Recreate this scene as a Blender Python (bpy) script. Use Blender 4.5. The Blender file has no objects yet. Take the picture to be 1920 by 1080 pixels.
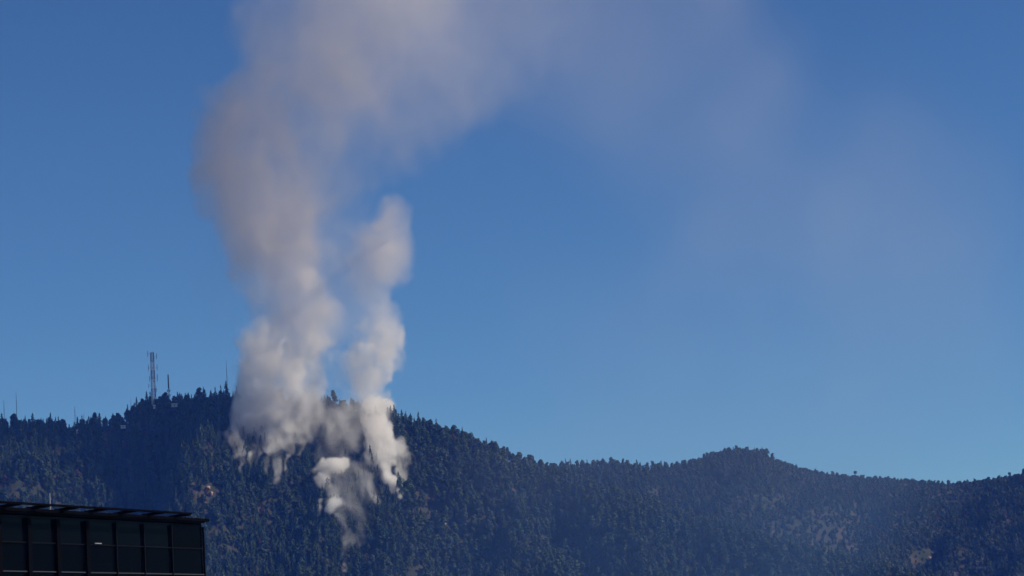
import bpy, bmesh, math, random
import numpy as np
from mathutils import Vector, Matrix

R = math.radians
random.seed(11)
rng = np.random.default_rng(11)
scene = bpy.context.scene
col = scene.collection

# ------------------------------------------------------------------ camera
CAM_Z = 30.0
PITCH, ROLL = R(8.0), R(3.3)
FPX = 1920 / (2 * math.tan(R(21.7) / 2))
_f = Vector((0, math.cos(PITCH), math.sin(PITCH)))
_r0 = Vector((1, 0, 0))
_u0 = Vector((0, -math.sin(PITCH), math.cos(PITCH)))
# the photographer's camera leans a little: uprights lean left in the picture
_r = (_r0 * math.cos(ROLL) - _u0 * math.sin(ROLL))
_u = (_u0 * math.cos(ROLL) + _r0 * math.sin(ROLL))
cam = bpy.data.cameras.new('camera')
cam.sensor_width = 36
cam.lens = 36 / (2 * math.tan(R(21.7) / 2))
cam.clip_start, cam.clip_end = 1.0, 60000
co = bpy.data.objects.new('camera', cam)
col.objects.link(co)
co.matrix_world = Matrix(((_r.x, _u.x, -_f.x, 0), (_r.y, _u.y, -_f.y, 0), (_r.z, _u.z, -_f.z, CAM_Z), (0, 0, 0, 1)))
scene.camera = co

# ------------------------------------------------------------------ sky, sun, exposure
SUN_EL, SUN_AZ = R(36), R(93)        # azimuth measured from +Y (the view) towards +X (the right)
w = bpy.data.worlds.new('World')
scene.world = w
w.use_nodes = True
nt = w.node_tree
bg = nt.nodes['Background']
sky = nt.nodes.new('ShaderNodeTexSky')
sky.sky_type = 'NISHITA'
sky.sun_disc = False
sky.sun_elevation = SUN_EL
sky.sun_rotation = SUN_AZ
sky.altitude = 2600
sky.air_density = 1.0
sky.dust_density = 0.3
sky.ozone_density = 4.0
bg.inputs['Strength'].default_value = 0.061
tint = nt.nodes.new('ShaderNodeMix')          # the clear high-altitude blue of the place
tint.data_type = 'RGBA'
tint.blend_type = 'MULTIPLY'
tint.inputs['Factor'].default_value = 1.0
tint.inputs[7].default_value = (.61, .80, .97, 1)
gam = nt.nodes.new('ShaderNodeGamma')
gam.inputs['Gamma'].default_value = 1.2
nt.links.new(sky.outputs[0], gam.inputs['Color'])
nt.links.new(gam.outputs[0], tint.inputs[6])
nt.links.new(tint.outputs[2], bg.inputs['Color'])
sun = bpy.data.lights.new('sun', 'SUN')
sun.energy = 5.0
sun.angle = R(0.5)
sun.color = (1.0, 0.92, 0.82)
so = bpy.data.objects.new('sun', sun)
col.objects.link(so)
sd = Vector((math.sin(SUN_AZ) * math.cos(SUN_EL), math.cos(SUN_AZ) * math.cos(SUN_EL), math.sin(SUN_EL)))
so.rotation_euler = sd.to_track_quat('Z', 'Y').to_euler()
vs = scene.view_settings
vs.view_transform = 'Standard'
vs.look = 'None'
vs.exposure = -0.05
vs.gamma = 1
vs.use_curve_mapping = False
scene.render.engine = 'CYCLES'
cy = scene.cycles
cy.volume_bounces = 14
cy.max_bounces = 16
cy.diffuse_bounces = 2
cy.transparent_max_bounces = 16
cy.volume_step_rate = 1.2
cy.volume_max_steps = 512
cy.use_denoising = True
try:
    cy.denoiser = 'OPENIMAGEDENOISE'
except Exception:
    pass

# ------------------------------------------------------------------ pixel (of the 1920x1080 photo) -> place
def ray(px, py):
    return (_f * FPX + _r * (px - 960) + _u * (540 - py)).normalized()
def at(px, py, Y):
    d = ray(px, py)
    return Vector((0, 0, CAM_Z)) + d * (Y / d.y)
def at_z(px, py, z):
    d = ray(px, py)
    return Vector((0, 0, CAM_Z)) + d * ((z - CAM_Z) / d.z)
_M = np.array([list(_r), list(_u), list(_f)])
def project(P):
    P = np.asarray(P, float) - np.array([0, 0, CAM_Z])
    q = P @ _M.T
    return 960 + FPX * q[..., 0] / q[..., 2], 540 - FPX * q[..., 1] / q[..., 2], q[..., 2]

# ------------------------------------------------------------------ helpers
def tag(o, label=None, cat=None, group=None, kind=None):
    for k, v in (('label', label), ('category', cat), ('group', group), ('kind', kind)):
        if v:
            o[k] = v
    return o
def empty(name, loc, rz=0):
    o = bpy.data.objects.new(name, None)
    col.objects.link(o)
    o.location = loc
    o.rotation_euler = (0, 0, rz)
    o.empty_display_size = 1
    return o
class MB:
    def __init__(s):
        s.v, s.f = [], []
    def box(s, c, size, M=None):
        b = len(s.v)
        for dx in (-.5, .5):
            for dy in (-.5, .5):
                for dz in (-.5, .5):
                    p = Vector((dx * size[0], dy * size[1], dz * size[2]))
                    if M is not None:
                        p = M @ p
                    s.v.append(tuple(p + Vector(c)))
        s.f += [(b + i for i in q) for q in ((0, 1, 3, 2), (4, 6, 7, 5), (0, 4, 5, 1), (2, 3, 7, 6), (0, 2, 6, 4), (1, 5, 7, 3))]
        s.f[-6:] = [tuple(x) for x in s.f[-6:]]
        return s
    def tube(s, a, b, r0, r1=None, n=6):
        a, b = Vector(a), Vector(b)
        r1 = r0 if r1 is None else r1
        d = (b - a).normalized()
        x = d.orthogonal().normalized()
        y = d.cross(x)
        k = len(s.v)
        for p, r in ((a, r0), (b, r1)):
            for i in range(n):
                t = 2 * math.pi * i / n
                s.v.append(tuple(p + (x * math.cos(t) + y * math.sin(t)) * r))
        for i in range(n):
            j = (i + 1) % n
            s.f.append((k + i, k + j, k + n + j, k + n + i))
        s.f.append(tuple(k + i for i in reversed(range(n))))
        s.f.append(tuple(k + n + i for i in range(n)))
        return s
    def mesh(s, name, m):
        me = bpy.data.meshes.new(name)
        me.from_pydata(s.v, [], s.f)
        me.update()
        if m is not None:
            me.materials.append(m)
        return me
    def build(s, name, m, parent=None):
        o = bpy.data.objects.new(name, s.mesh(name, m))
        col.objects.link(o)
        if parent is not None:
            o.parent = parent
        return o
def link(name, me, parent=None):
    o = bpy.data.objects.new(name, me)
    col.objects.link(o)
    if parent is not None:
        o.parent = parent
    return o

def upsample(shape, cells, r):
    """smooth random field: a random lattice blown up with cubic B-splines"""
    a = r.standard_normal([c + 3 for c in cells]).astype(np.float32)
    for ax, (n, c) in enumerate(zip(shape, cells)):
        t = np.linspace(0, c - 1e-4, n)
        i = t.astype(int)
        f = (t - i)
        W = np.zeros((n, c + 3), np.float32)
        ws = ((1 - f) ** 3 / 6, (3 * f ** 3 - 6 * f ** 2 + 4) / 6, (-3 * f ** 3 + 3 * f ** 2 + 3 * f + 1) / 6, f ** 3 / 6)
        for k in range(4):
            W[np.arange(n), i + k] += ws[k]
        a = np.moveaxis(np.tensordot(W, a, axes=(1, ax)), 0, ax)
    return a

# ------------------------------------------------------------------ materials
def mat(name):
    m = bpy.data.materials.new(name)
    m.use_nodes = True
    n = m.node_tree
    return m, n, n.nodes['Principled BSDF']
def simple(name, c, rough=0.6, metal=0.0, spec=0.5, var=0.12, scale=3.0):
    m, n, p = mat(name)
    tc = n.nodes.new('ShaderNodeTexCoord')
    no = n.nodes.new('ShaderNodeTexNoise')
    no.inputs['Scale'].default_value = scale
    no.inputs['Detail'].default_value = 5
    cr = n.nodes.new('ShaderNodeValToRGB')
    cr.color_ramp.elements[0].position = .3
    cr.color_ramp.elements[1].position = .7
    cr.color_ramp.elements[0].color = tuple(x * (1 - var) for x in c) + (1,)
    cr.color_ramp.elements[1].color = tuple(min(1, x * (1 + var)) for x in c) + (1,)
    n.links.new(tc.outputs['Object'], no.inputs['Vector'])
    n.links.new(no.outputs[0], cr.inputs[0])
    n.links.new(cr.outputs[0], p.inputs['Base Color'])
    p.inputs['Roughness'].default_value = rough
    p.inputs['Metallic'].default_value = metal
    p.inputs['Specular IOR Level'].default_value = spec
    return m
def foliage(name, stops, scale=.35):
    m, n, p = mat(name)
    oi = n.nodes.new('ShaderNodeObjectInfo')
    geo = n.nodes.new('ShaderNodeNewGeometry')
    big = n.nodes.new('ShaderNodeTexNoise')
    big.inputs['Scale'].default_value = 0.018
    big.inputs['Detail'].default_value = 4
    fine = n.nodes.new('ShaderNodeTexNoise')
    fine.inputs['Scale'].default_value = scale
    fine.inputs['Detail'].default_value = 3
    n.links.new(geo.outputs['Position'], big.inputs['Vector'])
    n.links.new(geo.outputs['Position'], fine.inputs['Vector'])
    def mth(op, a, b):
        x = n.nodes.new('ShaderNodeMath')
        x.operation = op
        for i, v in enumerate((a, b)):
            if isinstance(v, (int, float)):
                x.inputs[i].default_value = v
            else:
                n.links.new(v, x.inputs[i])
        return x.outputs[0]
    s = mth('ADD', mth('MULTIPLY', oi.outputs['Random'], .45), mth('MULTIPLY', big.outputs[0], .9))
    s = mth('ADD', s, mth('MULTIPLY', fine.outputs[0], .35))
    s = mth('SUBTRACT', s, .38)
    cr = n.nodes.new('ShaderNodeValToRGB')
    e = cr.color_ramp.elements
    e[0].position, e[0].color = stops[0][0], stops[0][1] + (1,)
    e[1].position, e[1].color = stops[-1][0], stops[-1][1] + (1,)
    for ps, c in stops[1:-1]:
        q = e.new(ps)
        q.color = c + (1,)
    n.links.new(s, cr.inputs[0])
    n.links.new(cr.outputs[0], p.inputs['Base Color'])
    p.inputs['Roughness'].default_value = .75
    p.inputs['Specular IOR Level'].default_value = .2
    tr = n.nodes.new('ShaderNodeBsdfTranslucent')
    n.links.new(cr.outputs[0], tr.inputs[0])
    mx = n.nodes.new('ShaderNodeMixShader')
    mx.inputs[0].default_value = .25
    n.links.new(p.outputs[0], mx.inputs[1])
    n.links.new(tr.outputs[0], mx.inputs[2])
    n.links.new(mx.outputs[0], n.nodes['Material Output'].inputs['Surface'])
    return m

M_CON = foliage('conifer_needles', [(.1, (0.024, 0.049, 0.024)), (.45, (0.036, 0.070, 0.030)), (.75, (0.055, 0.084, 0.036)), (1, (0.077, 0.077, 0.043))])
M_BRD = foliage('broadleaf_leaves', [(.1, (0.030, 0.056, 0.025)), (.45, (0.048, 0.077, 0.033)), (.75, (0.071, 0.087, 0.042)), (1, (0.100, 0.077, 0.048))])
M_DRY = foliage('dry_leaves', [(.1, (0.080, 0.044, 0.028)), (.5, (0.128, 0.068, 0.044)), (1, (0.176, 0.112, 0.072))])
M_BARK = simple('bark', (.09, .07, .055), .9)

# ------------------------------------------------------------------ terrain
def ridge(pts):
    P = [at(px, py, Y) for px, py, Y in pts]
    return np.array([[p.x, p.y, p.z] for p in P])
RIDGE1 = ridge([(-700, 850, 2900), (-300, 835, 2920), (-100, 818, 2940), (0, 812, 2950), (120, 810, 2955), (200, 806, 2960), (232, 801, 2970), (262, 772, 2980),
                (330, 768, 2990), (430, 764, 3000), (520, 768, 3000), (620, 774, 3000), (725, 792, 3000), (800, 813, 2995), (870, 836, 2985), (940, 862, 2970),
                (1010, 888, 2950), (1150, 936, 2900), (1300, 985, 2840), (1500, 1045, 2760), (1920, 1150, 2650), (2500, 1280, 2550)])
RIDGE2 = ridge([(-700, 930, 3500), (300, 905, 3520), (800, 896, 3500), (1010, 890, 3480), (1090, 884, 3470), (1150, 876, 3460), (1200, 886, 3460), (1260, 884, 3480),
                (1330, 868, 3500), (1370, 856, 3500), (1435, 862, 3500), (1475, 878, 3500), (1540, 889, 3500), (1600, 897, 3500), (1700, 903, 3500), (1790, 909, 3500),
                (1850, 903, 3500), (1920, 894, 3500), (2100, 885, 3500), (2500, 900, 3500)])
_rs = np.random.default_rng(5)
_k = [(_rs.uniform(-1, 1, 2), _rs.uniform(0, 6.28)) for _ in range(60)]
def waves(x, y, lam, n0, n=9):
    s = 0
    for i in range(n0, n0 + n):
        d, ph = _k[i]
        d = d / np.hypot(*d) * (2 * np.pi / lam) * (0.7 + 0.6 * ((i * 7919) % 10) / 10)
        s = s + np.sin(x * d[0] + y * d[1] + ph)
    return s / math.sqrt(n)
def hill(x, y, rd, slope, spurs, foot, amp):
    yr = np.interp(x, rd[:, 0], rd[:, 1])
    zr = np.interp(x, rd[:, 0], rd[:, 2])
    d = yr - y
    df = np.maximum(d, 0)
    ramp = 1 - np.exp(-df / 90)
    drop = slope * (df ** 2) / (df + 18)
    z = zr - drop
    for (x0, wd, a, sh) in spurs:
        z = z + a * ramp * np.exp(-((x - x0 - sh * df) / wd) ** 2)
    z = z + amp * ramp * (waves(x + .45 * df, y * .35, 95, 0) * 10.5 + waves(x, y, 48, 12) * 3.5)
    back = np.maximum(-d, 0)
    z = z - .42 * back ** 2 / (back + 25)
    return np.maximum(z, foot + 0 * z)
def height(x, y):
    h1 = hill(x, y, RIDGE1, .80, [(-440, 72, -58, .05), (-540, 32, 16, -.05), (-345, 36, 42, -.02), (-195, 40, -12, .1), (-60, 40, 20, .35), (5, 32, -20, .38), (80, 40, 20, .35)], 0, 1)
    h2 = hill(x, y, RIDGE2, .50, [(330, 70, 22, -.25), (190, 60, -22, -.1), (520, 80, -20, -.1), (650, 60, 16, -.2)], 0, 1.3)
    m = np.maximum(h1, h2)
    k = 14.0
    return m + k * np.log(np.exp((h1 - m) / k) + np.exp((h2 - m) / k)) * (m > 1) * np.exp(-np.abs(h1 - h2) / 20) * .35

GX = np.arange(-1300, 1301, 5.0)
GY = np.arange(2200, 4001, 5.0)
XX, YY = np.meshgrid(GX, GY, indexing='ij')
ZZ = height(XX, YY)
def hgt(x, y):
    return height(np.asarray(x, float), np.asarray(y, float))
def surf(px, py):
    """where the line of sight through a pixel meets the hillside"""
    d = ray(px, py)
    Y = np.arange(2250, 3700, 3.0)
    t = Y / d.y
    z = CAM_Z + d.z * t
    h = hgt(d.x * t, Y)
    i = np.argmax(h >= z)
    if h[i] < z[i]:
        return None
    return Vector((d.x * t[i], Y[i], h[i]))

def m_ground():
    m, n, p = mat('forest_floor')
    geo = n.nodes.new('ShaderNodeNewGeometry')
    a = n.nodes.new('ShaderNodeTexNoise')
    a.inputs['Scale'].default_value = .03
    a.inputs['Detail'].default_value = 8
    cr = n.nodes.new('ShaderNodeValToRGB')
    e = cr.color_ramp.elements
    e[0].position, e[0].color = .35, (.030, .038, .022, 1)
    e[1].position, e[1].color = .72, (.075, .055, .042, 1)
    q = e.new(.55)
    q.color = (.045, .042, .028, 1)
    n.links.new(geo.outputs['Position'], a.inputs['Vector'])
    n.links.new(a.outputs[0], cr.inputs[0])
    n.links.new(cr.outputs[0], p.inputs['Base Color'])
    p.inputs['Roughness'].default_value = .95
    p.inputs['Specular IOR Level'].default_value = .1
    return m
M_GROUND = m_ground()
nx, ny = XX.shape
V = np.stack([XX, YY, ZZ - 0.0], -1).reshape(-1, 3)
idx = np.arange(nx * ny).reshape(nx, ny)
F = np.stack([idx[:-1, :-1], idx[1:, :-1], idx[1:, 1:], idx[:-1, 1:]], -1).reshape(-1, 4)
zmax = V[:, 2][F].max(1)
F = F[zmax > .01]
me = bpy.data.meshes.new('hills')
me.vertices.add(len(V)); me.vertices.foreach_set('co', V.astype(np.float32).ravel())
me.loops.add(F.size); me.loops.foreach_set('vertex_index', F.ravel().astype(np.int32))
me.polygons.add(len(F)); me.polygons.foreach_set('loop_start', np.arange(0, F.size, 4, dtype=np.int32))
me.update(); me.validate()
me.materials.append(M_GROUND)
me.shade_smooth()
tag(link('hills', me), kind='structure')
gb = MB()
gb.v = [(-30000, -30000, -.05), (30000, -30000, -.05), (30000, 30000, -.05), (-30000, 30000, -.05)]
gb.f = [(0, 1, 2, 3)]
tag(gb.build('ground', simple('valley_ground', (.10, .11, .08), .95, spec=.1, var=.4, scale=.01)), kind='structure')

# ------------------------------------------------------------------ trees: prototypes (about 12 m tall at scale 1)
def conifer(seed, H=14.0, Rb=2.6, tiers=15, lean=0.0, thin=0.0):
    r = random.Random(seed)
    v, f = [], []
    def tri(a, b, c):
        k = len(v)
        v.extend((a, b, c)); f.append((k, k + 1, k + 2))
    for t in range(tiers):
        u = t / (tiers - 1)
        z = H * (.10 + .88 * u)
        rad = Rb * 1.35 * ((1 - u) ** .62) * r.uniform(.75, 1.15) * (.8 + .2 * math.sin(u * 9 + seed)) + .12
        nb = max(4, int(9 * (1 - u * .6)))
        ph = r.uniform(0, 6.28)
        for b in range(nb):
            if r.random() < thin:
                continue
            a = ph + 6.283 * b / nb + r.uniform(-.25, .25)
            rr = rad * r.uniform(.65, 1.2)
            dz = r.uniform(.05, .3) * rr - (0.25 * rr if u < .5 else 0)
            wv = r.uniform(.28, .5) * (.35 + rr * .4)
            hh = H / tiers * r.uniform(.9, 1.7)
            ca, sa = math.cos(a), math.sin(a)
            tip = (ca * rr, sa * rr, z + dz)
            mid = rr * .55
            l = (ca * mid - sa * wv, sa * mid + ca * wv, z - hh * .25)
            q = (ca * mid + sa * wv, sa * mid - ca * wv, z - hh * .25)
            top = (0, 0, z + hh * .75)
            tri(top, l, tip); tri(top, tip, q); tri(l, q, tip)
            tri((0, 0, z - hh * .2), q, l)
    tri((.5, 0, H * .94), (-.3, .45, H * .94), (0, 0, H * 1.03)); tri((-.3, .45, H * .94), (-.3, -.45, H * .94), (0, 0, H * 1.03)); tri((-.3, -.45, H * .94), (.5, 0, H * .94), (0, 0, H * 1.03))
    return v, f
def broadleaf(seed, H=12.0, Rc=3.2, lumps=7, n=300, low=.25, leaf=.55):
    r = random.Random(seed)
    v, f = [], []
    cs = []
    for i in range(lumps):
        u = i / max(1, lumps - 1)
        a = r.uniform(0, 6.28)
        q = Rc * .55 * r.uniform(.2, 1) * math.sin(math.pi * (.25 + .65 * u))
        cs.append((math.cos(a) * q, math.sin(a) * q, H * (low + .12 + (.86 - low - .12) * u), Rc * r.uniform(.38, .62) * (1.15 - .45 * u)))
    for i in range(n):
        cx, cy_, cz, cr = r.choice(cs)
        th, ph = math.acos(r.uniform(-.8, 1)), r.uniform(0, 6.28)
        q = cr * r.uniform(.65, 1.08)
        nrm = Vector((math.sin(th) * math.cos(ph), math.sin(th) * math.sin(ph), math.cos(th)))
        c = Vector((cx, cy_, cz)) + nrm * q
        nn = (nrm + Vector((r.uniform(-.7, .7), r.uniform(-.7, .7), r.uniform(-.5, .7)))).normalized()
        x = nn.orthogonal().normalized()
        y = nn.cross(x)
        a = r.uniform(0, 6.28)
        s = leaf * r.uniform(.7, 1.5)
        k = len(v)
        for j in range(4):
            t = a + j * 1.571 + r.uniform(-.3, .3)
            v.append(tuple(c + (x * math.cos(t) + y * math.sin(t)) * s * r.uniform(.7, 1.2)))
        f.append((k, k + 1, k + 2, k + 3))
    for cx, cy_, cz, cr in cs:          # inner mass so that a crown is not see-through
        k = len(v)
        q = cr * .72
        v.extend([(cx + q, cy_, cz), (cx, cy_ + q, cz), (cx - q, cy_, cz), (cx, cy_ - q, cz), (cx, cy_, cz + q), (cx, cy_, cz - q)])
        for i in range(4):
            f.append((k + i, k + (i + 1) % 4, k + 4)); f.append((k + (i + 1) % 4, k + i, k + 5))
    return v, f
def crown_mesh(name, vf, m):
    me = bpy.data.meshes.new(name)
    me.from_pydata(vf[0], [], vf[1]); me.update()
    me.materials.append(m)
    return me
def trunk_mesh(H, r0, limbs=3, seed=0, Rc=1.5, z0=.45):
    b = MB()
    r = random.Random(seed)
    b.tube((0, 0, -1.5), (0, 0, H * .5), r0, r0 * .65, 5)
    b.tube((0, 0, H * .5), (r.uniform(-.1, .1), r.uniform(-.1, .1), H), r0 * .65, r0 * .15, 5)
    for i in range(limbs):
        a = r.uniform(0, 6.28)
        z = H * (z0 + .4 * i / max(1, limbs))
        b.tube((0, 0, z), (math.cos(a) * Rc, math.sin(a) * Rc, z + Rc * .8), r0 * .35, r0 * .12, 4)
    return b.mesh('trunk', M_BARK)
KINDS = {}
def addkind(k, name, vf, m, H, r0, limbs, Rc):
    KINDS[k] = (name, crown_mesh('crown', vf, m), trunk_mesh(H * .92, r0, limbs, hash(k) % 97 if False else len(KINDS), Rc))
for i in range(6):
    addkind('c%d' % i, 'conifer_tree', conifer(20 + i, H=13 + i % 3 * 1.5, Rb=(2.3, 2.8, 3.3, 2.5, 3.0, 2.1)[i], tiers=13 + i % 3, thin=(.0, .05, .12)[i % 3]), M_CON, 13 + i % 3 * 1.5, .22, 2, 1.0)
for i in range(5):
    addkind('b%d' % i, 'broadleaf_tree', broadleaf(40 + i, H=11 + i, Rc=(3.4, 3.0, 3.8, 2.6, 3.2)[i], lumps=6 + i % 3, low=(.15, .25, .2, .4, .1)[i]), M_BRD, 10 + i, .25, 3, 1.6)
addkind('d0', 'broadleaf_tree', broadleaf(60, H=8, Rc=3.0, lumps=5, low=.1, n=240), M_DRY, 7.5, .2, 3, 1.5)
addkind('s0', 'broadleaf_tree', broadleaf(61, H=4.2, Rc=2.9, lumps=6, low=-.05, n=220, leaf=.45), M_BRD, 3.5, .15, 3, 1.2)
addkind('s1', 'broadleaf_tree', broadleaf(62, H=5.5, Rc=2.4, lumps=6, low=.0, n=220, leaf=.42), M_BRD, 4.8, .15, 3, 1.0)
addkind('p0', 'umbrella_tree', broadleaf(63, H=8.5, Rc=2.6, lumps=5, low=.62, n=240, leaf=.4), M_BRD, 8, .2, 4, 1.2)

# --- where they stand
SP = 6.3
tx, ty = np.meshgrid(np.arange(-900, 990, SP), np.arange(2480, 3720, SP), indexing='ij')
tx = (tx + rng.uniform(-.48, .48, tx.shape) * SP).ravel()
ty = (ty + rng.uniform(-.48, .48, ty.shape) * SP).ravel()
tz = hgt(tx, ty)
qx, qy, qd = project(np.stack([tx, ty, tz], -1))
ok = (tz > 8) & (qx > -520) & (qx < 2500) & (qy < 1190)
tx, ty, tz, qx, qy = (a[ok] for a in (tx, ty, tz, qx, qy))
# sight from the camera: highest elevation of bare ground met before each tree
az_bins = np.linspace(-.4, .4, 1600)
azg = XX / YY
el = (ZZ - CAM_Z) / YY
samp = np.full((1600, len(GY)), -1.0)
for j in range(len(GY)):
    samp[:, j] = np.interp(az_bins, GX / GY[j], el[:, j])
run = np.maximum.accumulate(samp, 1)
bi = np.clip(((tx / ty + .4) / .8 * 1599).round().astype(int), 0, 1599)
bj = np.clip(((ty - 2200) / 5 - 2).astype(int), 0, len(GY) - 1)
vis = (tz + 38 - CAM_Z) / ty > run[bi, bj]
tx, ty, tz, qx, qy = (a[vis] for a in (tx, ty, tz, qx, qy))
# the far bare slope carries scrub set closer than the trees
sx_, sy_ = np.meshgrid(np.arange(230, 960, 4.4), np.arange(3330, 3530, 4.4), indexing='ij')
sx_ = (sx_ + rng.uniform(-2.1, 2.1, sx_.shape)).ravel(); sy_ = (sy_ + rng.uniform(-2.1, 2.1, sy_.shape)).ravel()
sz_ = hgt(sx_, sy_)
ux, uy, _d = project(np.stack([sx_, sy_, sz_], -1))
m_ = (ux > 1420) & (ux < 2500) & (uy < 1030)
n_tree = len(tx)
tx = np.concatenate([tx, sx_[m_]]); ty = np.concatenate([ty, sy_[m_]]); tz = np.concatenate([tz, sz_[m_]]); qx = np.concatenate([qx, ux[m_]]); qy = np.concatenate([qy, uy[m_]])
N = len(tx)
on2 = ty > np.interp(tx, RIDGE1[:, 0], RIDGE1[:, 1]) + 25     # on the farther hill
gully = ((qx - 820) / 45) ** 2 + ((qy - 985) / 60) ** 2 < 1
clear = np.zeros(N, bool)
for cx, cy_, rx, ry in ((396, 935, 24, 26), (815, 965, 30, 14), (1075, 1030, 45, 12), (868, 1022, 12, 18), (1745, 1052, 40, 18), (880, 905, 20, 7), (690, 1055, 12, 12), (812, 935, 34, 9), (20, 925, 36, 20), (1330, 1062, 30, 12)):
    clear |= (((qx - cx) / rx) ** 2 + ((qy - cy_) / ry) ** 2 < 1)
n1 = waves(tx, ty, 160, 24)
n2 = waves(tx, ty, 60, 36)
keep = rng.random(N) > np.where(clear, .22, np.where(on2, .015, .04))
kind = np.empty(N, dtype='U2')
scale = rng.normal(1.24, .28, N).clip(.6, 2.1)
rr = rng.random(N)
for i in range(N):
    r_ = rr[i]
    if i >= n_tree:
        kind[i] = 's0' if r_ < .5 else 's1'; scale[i] *= .62
        continue
    if clear[i]:
        kind[i] = 'd0' if r_ < .5 else ('s0' if r_ < .8 else 's1'); scale[i] *= .58
    elif on2[i]:
        low = qx[i] > 1440 or n1[i] > .9
        if qx[i] > 1440 and qy[i] < 1010:
            kind[i] = ('s0', 's1', 's0', 'b2', 'b3', 's1', 's0', 's1', 'd0')[int(r_ * 9)] if r_ < 2 else 'c1'
            scale[i] *= .62 if kind[i] in ('b2', 'd0') else 1.15
        else:
            kind[i] = 'b%d' % int(rng.integers(5)) if r_ < .9 else 'c%d' % int(rng.integers(6))
            scale[i] *= .80 if qx[i] < 1440 else .68
    else:
        con = (.10 if qx[i] > 790 else .38) + .22 * n1[i] + (.35 if 330 < qx[i] < 760 else 0)
        kind[i] = 'c%d' % int(rng.integers(6)) if r_ < con else 'b%d' % int(rng.integers(5))
        if qx[i] > 760 and abs(ty[i] - np.interp(tx[i], RIDGE1[:, 0], RIDGE1[:, 1])) < 14:
            scale[i] = min(scale[i], 1.3)
        if rng.random() < .02:
            kind[i] = 'd0'
# the bare skyline to the far right carries only low scrub
sky2 = on2 & (qx > 1450) & (ty > np.interp(tx, RIDGE2[:, 0], RIDGE2[:, 1]) - 45)
scale[sky2] = ((scale[sky2] - 1.1) * 1.5 + .95).clip(.4, 1.35)
scale[on2] = scale[on2].clip(.4, 1.15)
kind[sky2] = np.where(rng.random(sky2.sum()) < .6, 's0', 's1')
# open spots where huts and masts stand
for cx, cy_, rx, ry in ((289, 763, 4, 10), (327, 762, 7, 8), (128, 812, 9, 7), (142, 810, 9, 8), (6, 828, 10, 5), (19, 824, 9, 5), (231, 800, 7, 8)):
    keep &= ~(((qx - cx) / rx) ** 2 + ((qy - cy_) / ry) ** 2 < 1)
tx, ty, tz, qx, qy, kind, scale, on2 = (a[keep] for a in (tx, ty, tz, qx, qy, kind, scale, on2))
N = len(tx)
rot = rng.uniform(0, 6.28, N)
sxy = rng.uniform(.9, 1.35, N) * scale
print('trees', N)

# --- the largest in view become things of their own: the skyline trees and the nearest rows
rl1 = np.interp(tx, RIDGE1[:, 0], RIDGE1[:, 1]); rl2 = np.interp(tx, RIDGE2[:, 0], RIDGE2[:, 1])
inpic = (qx > 5) & (qx < 1915) & (qy < 1075)
topy = qy - 13 * scale * FPX / ty
sk1 = inpic & (np.abs(ty - rl1) < 10) & (qx < 1005) & ~on2
sk2 = inpic & (np.abs(ty - rl2) < 12) & (qx > 1010) & on2
near = inpic & ~on2 & (qx > 392) & (qy > 1000)
def pick(m, k, key):
    i = np.nonzero(m)[0]
    return i[np.argsort(key[i])[:k]]
chosen = list(pick(sk1, 105, topy * 0 - scale)) + list(pick(sk2, 65, -scale)) + list(pick(near, 105, ty - 40 * scale))
chosen = list(dict.fromkeys(int(i) for i in chosen))
rest = np.ones(N, bool); rest[chosen] = False
WORD = {'c': 'pointed conifer', 'b': 'rounded tree', 'd': 'brown dry tree', 's': 'low bushy tree', 'p': 'flat topped tree'}
def zone(i):
    x = qx[i]
    if i in set_sk1:
        return ('on the skyline to the outer side of the two lattice towers' if x < 270 else 'on the dark summit between the taller lattice tower and the smoke' if x < 440 else
                'on the ridge crest veiled by the smoke columns' if x < 720 else 'on the ridge sloping down from the smoke towards the saddle')
    if i in set_sk2:
        return ('on the far skyline hump beside the saddle' if x < 1225 else 'on the skyline of the rounded far summit' if x < 1450 else 'on the low bare skyline beyond the far summit')
    return ('in the forest between the dark building and the foot of the smoke' if x < 640 else 'in the lower forest just past the foot of the smoke' if x < 900 else 'in the lowest forest under the far summit')
set_sk1, set_sk2 = set(np.nonzero(sk1)[0].tolist()), set(np.nonzero(sk2)[0].tolist())
def place_tree(k, loc, s, sw, rz, label, group, name=None):
    nm, crown, trunk = KINDS[k]
    e = empty(name or nm, loc, rz)
    e.scale = (sw, sw, s)
    tag(e, label, 'tree', group)
    link('trunk', trunk, e)
    link('crown', crown, e)
    return e
ONES = 'zeroth first second third fourth fifth sixth seventh eighth ninth tenth eleventh twelfth thirteenth fourteenth fifteenth sixteenth seventeenth eighteenth nineteenth'.split()
TENS = {2: 'twent', 3: 'thirt', 4: 'fort', 5: 'fift', 6: 'sixt'}
def ordinal(k):
    if k < 20:
        return ONES[k]
    return TENS[k // 10] + ('ieth' if k % 10 == 0 else 'y ' + ONES[k % 10])
SKY_MARKS = [(-99, 'the picture edge'), (7, 'the outermost thin mast'), (30, 'the longest thin mast'), (105, 'the tall conifer by the white roofs'), (157, 'the short thin mast'), (213, 'the broad pyramid conifer'),
             (285, 'the tall lattice tower'), (315, 'the shorter slim tower'), (424, 'the guyed mast'), (560, 'the main smoke column middle'), (725, 'the bright right smoke column'), (860, 'the middle of the sloping crest'),
             (1010, 'the saddle'), (1150, 'the hump beyond the saddle'), (1210, 'the dip beyond the hump'), (1390, 'the far summit top'), (1470, 'the tiny lone conifer'), (1604, 'the lone flat topped tree'), (1893, 'the outermost lone tree')]
LOW_MARKS = [(-99, 'the dark building corner'), (655, 'the lowest smoke tip'), (867, 'the small orange rock'), (1080, 'the low row of rocks'), (1330, 'the tan rock under the summit')]
count = {}
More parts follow.
